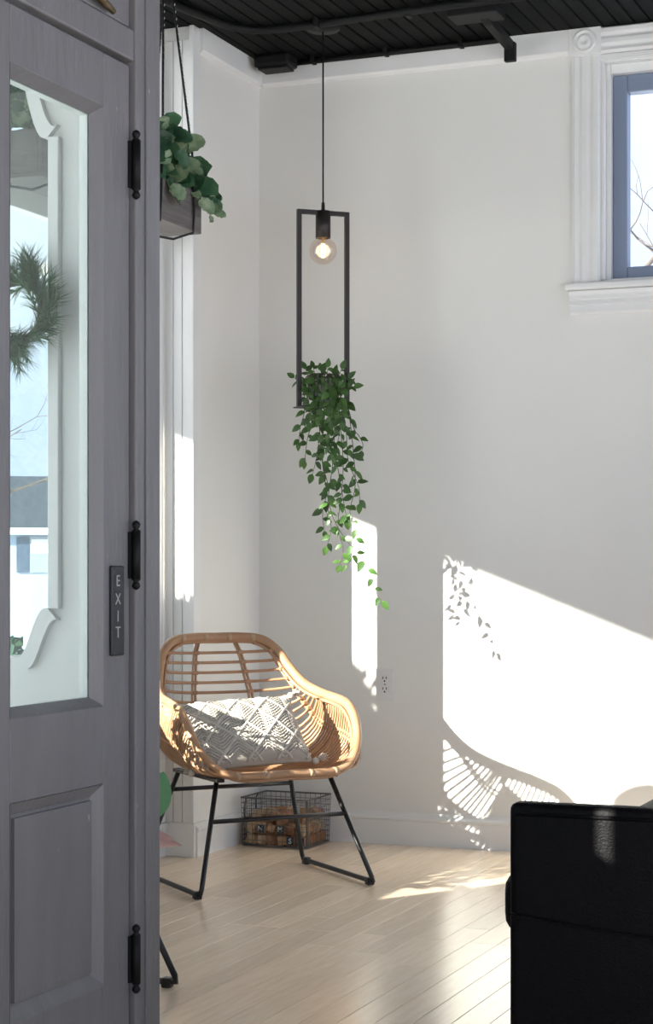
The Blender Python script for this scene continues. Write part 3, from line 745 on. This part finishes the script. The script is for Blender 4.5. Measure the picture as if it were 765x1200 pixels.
# long tail
strand([(372, 480), (378, 545), (388, 600), (402, 628), (420, 650), (434, 672), (441, 695), (447, 704)], -.02, 17, .25, 1.0)
strand([(408, 480), (414, 530), (416, 570), (410, 600), (418, 625), (414, 650), (406, 662)], .015, 17, .2)
strand([(392, 490), (390, 540), (384, 590), (388, 620), (383, 640)], -.05, 16, .2)
strand([(398, 490), (402, 540), (400, 580), (396, 615), (402, 645), (398, 662)], -.03, 17, .2)
strand([(365, 490), (360, 515), (357, 540)], -.01, 9, .3)
strand([(375, 500), (370, 540), (366, 555)], -.05, 9, .3)
strand([(385, 500), (378, 540), (384, 570), (378, 600), (380, 622)], .03, 14, .2)
strand([(405, 500), (408, 540), (420, 570), (421, 590)], -.03, 11, .25)
strand([(414, 500), (420, 510), (425, 520), (424, 528)], .02, 5, .4)
strand([(380, 490), (388, 520), (396, 550), (403, 590), (406, 608)], -.06, 14, .2)
strand([(357, 480), (352, 500), (350, 518)], -.02, 7, .3)
strand([(390, 480), (384, 510), (378, 530)], -.055, 9, .25)
strand([(400, 480), (398, 505), (393, 530)], -.055, 9, .25)
strand([(370, 480), (376, 505), (388, 525)], -.06, 9, .25)
# upright tuft over the pot
for (px, py) in ((345, 440), (358, 430), (367, 428), (376, 432), (384, 428), (392, 434), (400, 430), (408, 440), (414, 450), (356, 447), (372, 446), (390, 446), (402, 452), (364, 455), (381, 455)):
    strand([(380+(px-380)*.5, 455), (px, py+3)], R.uniform(-.05, .04), 5, .35, .95)
for (px, py) in ((360, 470), (368, 476), (377, 480), (386, 474), (394, 482), (402, 474), (372, 490), (388, 492), (400, 494), (362, 494)):
    strand([(px, py)], R.uniform(-.075, -.055), 5, .35, 1.0)

# ------------------------------------------------------------------ hanging planters at the window
GL = []
def round_leaf(name, Ln, W, m_):
    vs = []; fs = []; n = 10
    for i in range(n+1):
        t = i/n; w = W*math.sqrt(max(0, 1-(2*t-1.08)**2/1.17)) if i else .001
        if i == n: w *= .3
        y = Ln*t; z = -.28*Ln*t*t+.0
        vs += [(-w, y, z+.22*w+.004*math.sin(i*2)), (-w*.5, y, z+.05*w), (0, y, z), (w*.5, y, z+.05*w), (w, y, z+.22*w-.004*math.sin(i*2))]
    for i in range(n):
        for k in range(4): a = i*5+k; fs.append((a, a+1, a+6, a+5))
    me = MB().add(vs, fs, True).mesh(name); me.materials.append(MATS[m_]); return me
for Ln, W, m_ in ((.070, .024, 'leaf_grey'), (.058, .022, 'leaf_grey'), (.062, .024, 'leaf_pale'), (.082, .027, 'leaf_grey'), (.05, .018, 'leaf_pale')):
    GL.append(round_leaf('broad_leaf', Ln, W, m_))
def make_planter(label, plant_label, loc):
    W, Ln, Hh = .14, .37, .135
    t = thing('hanging_planter', loc, 0, label, 'planter', 'planters hanging at the window')
    w2 = W/2; l2 = Ln/2; th = .014
    MB().box((w2-th, -l2, .012), (w2, l2, Hh), .002).build('side_board', 'box_wood', t); MB().box((-w2, -l2, .012), (-w2+th, l2, Hh), .002).build('side_board', 'box_wood', t)
    MB().box((-w2+th, -l2, .012), (w2-th, -l2+th, Hh), .002).build('end_board', 'box_wood', t); MB().box((-w2+th, l2-th, .012), (w2-th, l2, Hh), .002).build('end_board', 'box_wood', t)
    MB().box((-w2, -l2, 0), (w2, l2, .012), .002).build('bottom_board', 'box_wood', t)
    MB().box((-w2+th, -l2+th, .10), (w2-th, l2-th, .115)).build('soil', 'soil', t)
    top = CEIL-loc[2]
    for sy in (-1, 1):
        yy = sy*.118
        # sling under the box, up both sides, to one ceiling hook
        pts = [(.03, sy*.012, top), (w2+.006, yy*.9, Hh+.10), (w2+.006, yy, .06), (w2+.003, yy, -.006), (0, yy, -.022), (-w2-.003, yy, -.006), (-w2-.006, yy, .06), (-w2-.006, yy*.9, Hh+.10), (.03, sy*.012, top)]
        rp = MB().tube(pts, .0042, 6).build('rope', 'rope', t)
        fk = MB()
        for a_, b_ in ((0, 1), (7, 8)):
            A = Vector(pts[a_]); B = Vector(pts[b_]); n = int((A-B).length/.022)
            for i in range(n):
                c = A.lerp(B, (i+.5)/n); fk.tube([c+Vector((.0042, -.001, -.004)), c+Vector((.0044, 0, .0)), c+Vector((.0036, .003, .004))], .0016, 4)
        tag(fk.build('rope_fleck', 'rope_fleck', rp), kind='stuff')
    hk = MB().tube(catmull([(.03, 0, top), (.03, 0, top-.02), (.03, .014, top-.035), (.03, .018, top-.02)], 5), .003, 6).build('hook', 'black_iron', t)
    pt = thing('leafy_plant', (loc[0], loc[1], loc[2]+.115), 0, plant_label, 'plant', 'plants in the hanging planters')
    for k in range(30):
        bx_, by_ = R.uniform(-.035, .035), R.uniform(-.155, .155)
        out = R.uniform(.02, .10); an = R.uniform(-1.2, 1.2) if R.random() < .7 else R.uniform(0, 6.3)
        if by_ > .1: an = R.uniform(-.3, 2.0)
        hgt = R.uniform(.05, .17)
        e = Vector((bx_+math.cos(an)*out, by_+math.sin(an)*out, hgt)); pl = catmull([(bx_, by_, 0), (bx_*1.05+.3*(e.x-bx_), by_+.3*(e.y-by_), hgt*.7), e], 5)
        st = MB().tube(pl, .0022, 5).build('stem', 'stem_green', pt)
        for j in range(6):
            tt = .35+.65*j/5; p = sample(pl, tt); a2 = an+R.uniform(-1.9, 1.9)
            place_leaf(R.choice(GL), 'leaf', p, (math.cos(a2), math.sin(a2)*.8, R.uniform(-.5, .9)), (R.uniform(.2, .9), R.uniform(-1.6, -.6), R.uniform(.0, .8)), st, R.uniform(.85, 1.3))
    # trailing stems over the window-side end
    for (dx, ye, zz) in ((.05, .30, .0), (.06, .27, -.03), (.075, .12, -.02), (.08, -.08, -.03), (.085, .19, -.05)):
        e = Vector((dx+.015, ye, zz)); pl = catmull([(.03, min(ye, .16)*.9, 0), (.05, min(ye, .2)*.95, .05), e], 6)
        st = MB().tube(pl, .002, 5).build('stem', 'stem_green', pt)
        for j in range(5):
            p = sample(pl, .4+.6*j/4); a2 = R.uniform(-.6, 2.2)
            place_leaf(GL[R.choice((2, 2, 4, 0, 4))], 'leaf', p, (math.cos(a2), math.sin(a2), R.uniform(-.7, .2)), (.5, -1, .4), st, R.uniform(.75, 1.05))
    return t
make_planter('grey wooden planter box on black ropes beside the white window reveal', 'variegated leafy plant spilling from planter beside the window reveal', (.255, -1.375, 2.155))
make_planter('grey wooden planter box on black ropes seen through the door glass', 'leafy plant in planter seen through the door glass', (.24, -2.0, 2.155))

# ------------------------------------------------------------------ potted plant behind the post (two leaves reach into view, the rest is added)
fp = thing('potted_plant', (.10, -1.88, 0), 0, 'plant with green and pink leaves behind the grey post, bushy foliage added for shade', 'plant')
MB().lathe([(.085, 0), (.09, .006), (.115, .20), (.12, .205), (.12, .22), (.108, .22), (.10, .19), (.001, .185)], (0, 0, .001), 'z', 28).build('pot', 'pot_white', fp)
fol = MB(); stx = MB()
for i in range(420):
    u = R.uniform(-1, 1); a = R.uniform(0, 2*PI); rr = math.sqrt(1-u*u); rd = R.uniform(.3, 1)**.5
    p = Vector((.12*rr*math.cos(a)*rd, .03+.38*rr*math.sin(a)*rd, .60+.26*u*rd)); d = Vector((R.uniform(-1, 1), R.uniform(-1, 1), R.uniform(-.4, .9))).normalized()*R.uniform(.05, .08)
    w = d.cross(Vector((R.uniform(-1, 1), R.uniform(-1, 1), R.uniform(-1, 1)))).normalized()*R.uniform(.014, .02)
    fol.add([p, p+d*.35+w, p+d, p+d*.35-w], [(0, 1, 2, 3)])
    if i % 14 == 0: stx.tube(catmull([(0, 0, .18), Vector((0, 0, .35)).lerp(p, .4), p], 5), .003, 5)
tag(fol.build('foliage', 'leaf_grey', fp), kind='stuff'); tag(stx.build('stems', 'stem_green', fp), kind='stuff')  # hidden leaf mass added to break up the sun on chair and pillow
def big_leaf(name, Ln, W, m_, curl=.35):
    vs = []; fs = []; n = 12
    for i in range(n+1):
        t = i/n; w = W*max(.0005, math.sin(PI*t**.8))**.75 if 0 < i < n else .0008
        y = Ln*t; z = -curl*Ln*t*t
        vs += [(-w, y, z+.2*w), (-w*.5, y, z+.04*w), (0, y, z), (w*.5, y, z+.04*w), (w, y, z+.2*w)]
    for i in range(n):
        for k in range(4): a = i*5+k; fs.append((a, a+1, a+6, a+5))
    me = MB().add(vs, fs, True).mesh(name); me.materials.append(MATS[m_]); return me
bigG = big_leaf('big_leaf', .19, .055, 'leaf_big'); bigP = big_leaf('big_leaf', .17, .042, 'leaf_pink', .1); bigR = big_leaf('big_leaf', .30, .15, 'leaf_big', .15)
o0 = Vector((.10, -1.88, 0))
def at_t(px, py, t): return CAM+ray(px, py)*t
for me, tip, base, up in ((bigG, at_t(191, 906, 5.45), at_t(172, 962, 5.4), (.45, -.9, .15)), (bigP, at_t(214, 985, 5.5), at_t(150, 990, 5.45), (0, -.45, 1)),
                          (bigP, at_t(204, 978, 5.55), at_t(145, 974, 5.5), (0, -.55, 1)), (bigG, Vector((.05, -2.1, .55)), Vector((.15, -2.0, .45)), (0, 0, 1)), (bigG, Vector((.3, -2.1, .6)), Vector((.22, -1.98, .5)), (0, 0, 1)), (bigG, Vector((.05, -1.75, .5)), Vector((.15, -1.85, .45)), (0, 0, 1))):
    st = MB().tube(catmull([(0, 0, .18), Vector((0, 0, .3)).lerp(base-o0, .4), base-o0], 6), .004, 6).build('stem', 'stem_green', fp)
    L_ = (tip-base).length; place_leaf(me, 'leaf', base-o0, tip-base, up, st, max(.75, L_/.17))
# one tall round leaf, hidden, added to cast a domed shadow on the back wall
st = MB().tube(catmull([(0, 0, .18), (.14, .04, .5), (.28, .08, .87)], 8), .005, 6).build('stem', 'stem_green', fp)
place_leaf(bigR, 'leaf', (.28, .08, .86), (.03, .0, 1), (.55, .84, .02), st, .8)

# ------------------------------------------------------------------ pine wreath in the entry
wr0 = at_y(20, 365, -3.62)
wre = thing('pine_wreath', wr0, 0, 'green pine wreath hanging behind the door glass', 'wreath')
rad = .055
MB().tube([(rad*math.cos(a), 0, rad*math.sin(a)) for a in [2*PI*i/24 for i in range(24)]], .006, 6, closed=True).build('ring', 'bark', wre)
MB().tube([(0, .0, rad), (0, .02, rad+.03), (0, .034, rad+.05)], .002, 5).build('hanger', 'black_iron', wre)
for k in range(64):
    a = 2*PI*k/64+R.uniform(-.1, .1); base = Vector((rad*math.cos(a), R.uniform(-.012, .012), rad*math.sin(a)))
    tan = Vector((-math.sin(a), 0, math.cos(a))); out = Vector((math.cos(a), 0, math.sin(a)))
    dd = (tan*R.uniform(.4, .9)+out*R.uniform(-.5, 1.0)+Vector((0, R.uniform(-.35, .1), 0))).normalized(); Ls = R.uniform(.03, .072)
    sp = MB().tube([base, base+dd*Ls], .0018, 5)
    for j in range(60):
        p = base+dd*Ls*R.uniform(.1, 1); ax = dd.orthogonal().normalized(); ax = Quaternion(dd, R.uniform(0, 6.3)) @ ax
        nd = (dd*R.uniform(.5, 1.1)+ax*R.uniform(.4, .8)).normalized(); Ln = R.uniform(.026, .046); sd = nd.orthogonal().normalized()*.0009
        s2 = nd.cross(sd)
        sp.add([p+sd, p-sd*.5+s2*.8, p-sd*.5-s2*.8, p+nd*Ln], [(0, 1, 3), (1, 2, 3), (2, 0, 3), (0, 2, 1)])
    sp.build('sprig', 'needle', wre)

# ------------------------------------------------------------------ black leather sofa (outer side of its arm faces us)
SX, SY = 2.093, -3.62
so = thing('leather_sofa', (SX, SY, 0), 0, 'black leather sofa with square arm', 'sofa')
def soft(name, a, c, bev, m='leather', seg=4):
    bm = bmesh.new(); bmesh.ops.create_cube(bm, size=1); a = Vector(a); c = Vector(c); s = c-a; mid = (a+c)/2
    for v in bm.verts: v.co = Vector((mid.x+v.co.x*s.x, mid.y+v.co.y*s.y, mid.z+v.co.z*s.z))
    bmesh.ops.bevel(bm, geom=bm.edges[:], offset=bev, segments=seg, affect='EDGES', profile=.6)
    for f in bm.faces: f.smooth = True
    me = bpy.data.meshes.new(name); bm.to_mesh(me); bm.free(); return obj(name, me, m, so)
AH = .647
soft('armrest', (0, 0, .07), (.86, .052, AH), .016); soft('armrest', (0, 1.548, .07), (.86, 1.60, AH), .016)
soft('base', (.03, .052, .07), (.84, 1.548, .405), .02); soft('backrest', (.62, .055, .40), (.86, 1.545, .80), .05)
soft('seat_cushion', (-.031, .058, .408), (.62, .795, .515), .035); soft('seat_cushion', (-.031, .805, .408), (.62, 1.54, .515), .035)
for yy in (-.002,):      # piping along the arm edges and the side seam
    MB().tube([(.012, yy, AH-.018), (.85, yy, AH-.018)], .0035, 6).build('piping', 'leather', so)
    MB().tube(catmull([(.004, yy, .455), (.2, yy, .435), (.5, yy, .415), (.85, yy, .41)], 6), .0025, 6).build('seam', 'leather', so)
    MB().tube([(.40, yy, .08), (.40, yy, .42)], .002, 6).build('seam', 'leather', so)
for a, b in ((.05, .05), (.80, .05), (.05, 1.54), (.80, 1.54)): MB().box((a-.025, b-.025, 0), (a+.025, b+.025, .075), .004).build('foot', 'black_iron', so)

# ------------------------------------------------------------------ outside
gs = MB(); n = 20
def gz(x, y):
    d = max(0, -x-1)+max(0, y-1)*.6; return -.15-min(3.2, d*.045)
xs = [-1.0*t for t in (0.27, 1, 2, 4, 7, 11, 16, 24, 34, 50, 75, 110)]; ys = [-40, -25, -15, -9, -5, -2, 0.3, 3, 7, 12, 20, 30, 42, 56, 75, 110]
vs = [(x, y, gz(x, y)) for y in ys for x in xs]; nx = len(xs)
fs = [(j*nx+i, j*nx+i+1, (j+1)*nx+i+1, (j+1)*nx+i) for j in range(len(ys)-1) for i in range(nx-1)]
gs.add(vs, fs, True)
xs2 = [-.27, 2, 6, 12, 25, 50]; ys2 = [.26, 3, 7, 15, 30, 60, 110]; n2 = len(xs2)
gs.add([(x, y, gz(min(x, 0), y)) for y in ys2 for x in xs2], [(j*n2+i, j*n2+i+1, (j+1)*n2+i+1, (j+1)*n2+i) for j in range(len(ys2)-1) for i in range(n2-1)], True)
gs.add([(-.27, -40, -.16), (XR+.12, -40, -.16), (XR+.12, YF-.12, -.16), (-.27, YF-.12, -.16)], [(0, 1, 2, 3)])
gs.add([(XR+.12, -40, -.16), (60, -40, -.16), (60, .26, -.16), (XR+.12, .26, -.16)], [(0, 1, 2, 3)])
struct(gs.build('ground', 'snow'), 'snow covered ground outside the windows', 'snow')

# unseen wall added to keep the sun off the entry side wall
struct(MB().box((-1.6, -6.15, -.15), (.32, -6.0, 3.5)).build('wall_sun_block', 'trim'), 'white wall added outside to keep sun off the entry', 'wall')
# porch roof added outside so that its eave shades the upper wall
po = thing('shading_porch_roof', (-.27, -4, 2.6), 0, 'white sloping porch roof added to shade the shop window', 'porch roof')
def eave_z(y): return 2.57+.19*(-y-2.94)
def PP(x, y, z): return (x+.27, y+4, z-2.6)
ya, yb = -.9, -6.6
zw = 3.02
MB().add([PP(-.27, ya, zw), PP(-.27, yb, zw+.25), PP(-1.5, yb, eave_z(yb)), PP(-1.5, ya, eave_z(ya)), PP(-.27, ya, zw+.06), PP(-.27, yb, zw+.31), PP(-1.5, yb, eave_z(yb)+.05), PP(-1.5, ya, eave_z(ya)+.05)],
         [(0, 1, 2, 3), (4, 7, 6, 5), (0, 3, 7, 4), (1, 5, 6, 2), (3, 2, 6, 7), (0, 4, 5, 1)]).build('soffit', 'trim', po)
MB().add([PP(-1.5, ya, eave_z(ya)), PP(-1.5, yb, eave_z(yb)), PP(-1.53, yb, eave_z(yb)), PP(-1.53, ya, eave_z(ya)), PP(-1.5, ya, eave_z(ya)+.14), PP(-1.5, yb, eave_z(yb)+.14), PP(-1.53, yb, eave_z(yb)+.14), PP(-1.53, ya, eave_z(ya)+.14)],
         [(0, 1, 5, 4), (3, 7, 6, 2), (0, 3, 2, 1), (4, 5, 6, 7), (0, 4, 7, 3), (1, 2, 6, 5)]).build('fascia', 'trim', po)

# evergreen added out of view to block low sun at the narrow window
eb = thing('sun_block_bush', (-.66, -1.58, gz(-.62, -1.53)), 0, 'evergreen bush added to block low sun at the narrow window', 'bush')
MB().tube([(0, 0, 0), (0, 0, .9)], .02, 6).build('trunk', 'bark', eb)
bmb = MB().lathe([(.02, .30), (.15, .40), (.225, .65), (.235, .95), (.19, 1.2), (.10, 1.36), (.01, 1.42)], (0, 0, 0), 'z', 14)
for i in range(2200):
    u = R.uniform(-1, 1); a = R.uniform(0, 2*PI); rr = math.sqrt(1-u*u); rd = R.uniform(.6, 1)**.5
    p = Vector((.30*rr*math.cos(a)*rd, .30*rr*math.sin(a)*rd, .82+.70*u*rd)); d = Vector((p.x, p.y, (p.z-.8)*.5+.1)).normalized(); s = d.orthogonal().normalized()*.02
    s = Quaternion(d, R.uniform(0, 6)) @ s; bmb.add([p-s, p+s, p+d*.07], [(0, 1, 2)])
tag(bmb.build('foliage', 'needle', eb), kind='stuff')

# neighbour's house seen through the entry
hc = at_t(40, 640, 72); hc.z = gz(hc.x, hc.y)
hdir = math.atan2(FW.y, FW.x)-PI/2+.20
ho = thing('neighbour_house', (hc.x, hc.y, hc.z-.6), hdir, 'pale blue house with dark slate roof across the snow', 'house')
def hzpx(py): return CAMH+(HY-py)/FPX*72-ho.location.z
Ze, Zr = hzpx(622), hzpx(562)
MB().box((-5, 0, 0), (6, 7, Ze)).build('walls', 'siding', ho)
MB().prism([(-.4, Ze-.05), (7.4, Ze-.05), (3.5, Zr+.3)], YZ, -5.4, 6.4).build('roof', 'roof_slate', ho)
MB().box((-5.4, -.45, Ze-.15), (6.4, -.3, Ze+.1)).build('gutter', 'ink_white', ho)
for wx in (-3.2, .25, 3.4):
    z0, z1 = hzpx(671), hzpx(629)
    w_ = MB().box((wx-.42, -.06, z0), (wx+.42, 0, z1)).build('window', 'window_dark', ho)
    MB().box((wx-.36, -.075, (z0+z1)/2+.04), (wx+.36, -.05, z1-.1)).build('pane', 'ink_white', w_)
    for s in (-1, 1): MB().box((wx+s*.68-.24, -.07, z0), (wx+s*.68+.24, 0, z1)).build('shutter', 'shutter', w_)
MB().box((-1.5, -.05, 0), (-.6, 0, 2.0)).build('entrance_door', 'shutter', ho)
for (bx_, by_, h_) in ((1.6, -1.2, 2.6), (-2.2, -1.0, 1.5)):
    sh = thing('conifer_shrub', tuple(ho.matrix_basis @ Vector((bx_, by_, .2))), 0, ('tall' if h_ > 2 else 'low')+' dark conifer shrub in front of the pale blue house', 'shrub', 'shrubs at the blue house')
    cm = MB()
    for i in range(500):
        z = R.uniform(0, 1); rr = (1-z)*.62*R.uniform(.5, 1); a = R.uniform(0, 6.3); p = Vector((rr*math.cos(a), rr*math.sin(a), .1+z*h_)); d = Vector((math.cos(a), math.sin(a), -.3))*.22; s = Vector((-math.sin(a), math.cos(a), .3))*.1
        cm.add([p-s, p+s, p+d], [(0, 1, 2)])
    tag(cm.build('foliage', 'needle', sh), kind='stuff'); MB().tube([(0, 0, 0), (0, 0, h_*.9)], .05, 6).build('trunk', 'bark', sh)

def bare_tree(loc, h, label, seed, lean=(0, 0), depth=5):
    rr = random.Random(seed); t = thing('bare_tree', loc, 0, label, 'tree')
    parts = {'trunk': MB(), 'branches': MB()}
    def grow(p, d, ln, r, lv):
        n = 4; pts = [p]; dd = d.copy()
        for i in range(n):
            dd = (dd+Vector((rr.uniform(-.16, .16), rr.uniform(-.16, .16), rr.uniform(-.06, .12)))).normalized(); pts.append(pts[-1]+dd*ln/n)
        parts['trunk' if lv == 0 else 'branches'].tube(pts, [r*(1-.45*i/n) for i in range(n+1)], 5 if lv else 8, cap=False)
        if lv >= depth: return
        for k in range(3 if lv < 3 else 2):
            q = pts[rr.choice((2, 3, 4, 4))]; ax = Quaternion(dd, rr.uniform(0, 6.3)) @ dd.orthogonal().normalized()
            nd = (dd*rr.uniform(.6, 1)+ax*rr.uniform(.5, 1.0)+Vector((0, 0, .12))).normalized(); grow(q, nd, ln*rr.uniform(.58, .8), r*.52, lv+1)
    grow(Vector((0, 0, 0)), Vector((lean[0], lean[1], 1)).normalized(), h*.33, h*.016, 0)
    for k, m_ in parts.items(): tag(m_.build(k, 'bark', t), kind='stuff' if k == 'branches' else None)
tp1 = at_t(-70, 600, 30); bare_tree((tp1.x, tp1.y, gz(tp1.x, tp1.y)), 9, 'bare winter tree between the shop and the blue house', 4, (.12, .05), 6)
tp2 = at_y(860, 200, 9); bare_tree((tp2.x, tp2.y, gz(0, tp2.y)), 9, 'bare winter tree outside the high window', 11, (-.15, 0), 6)
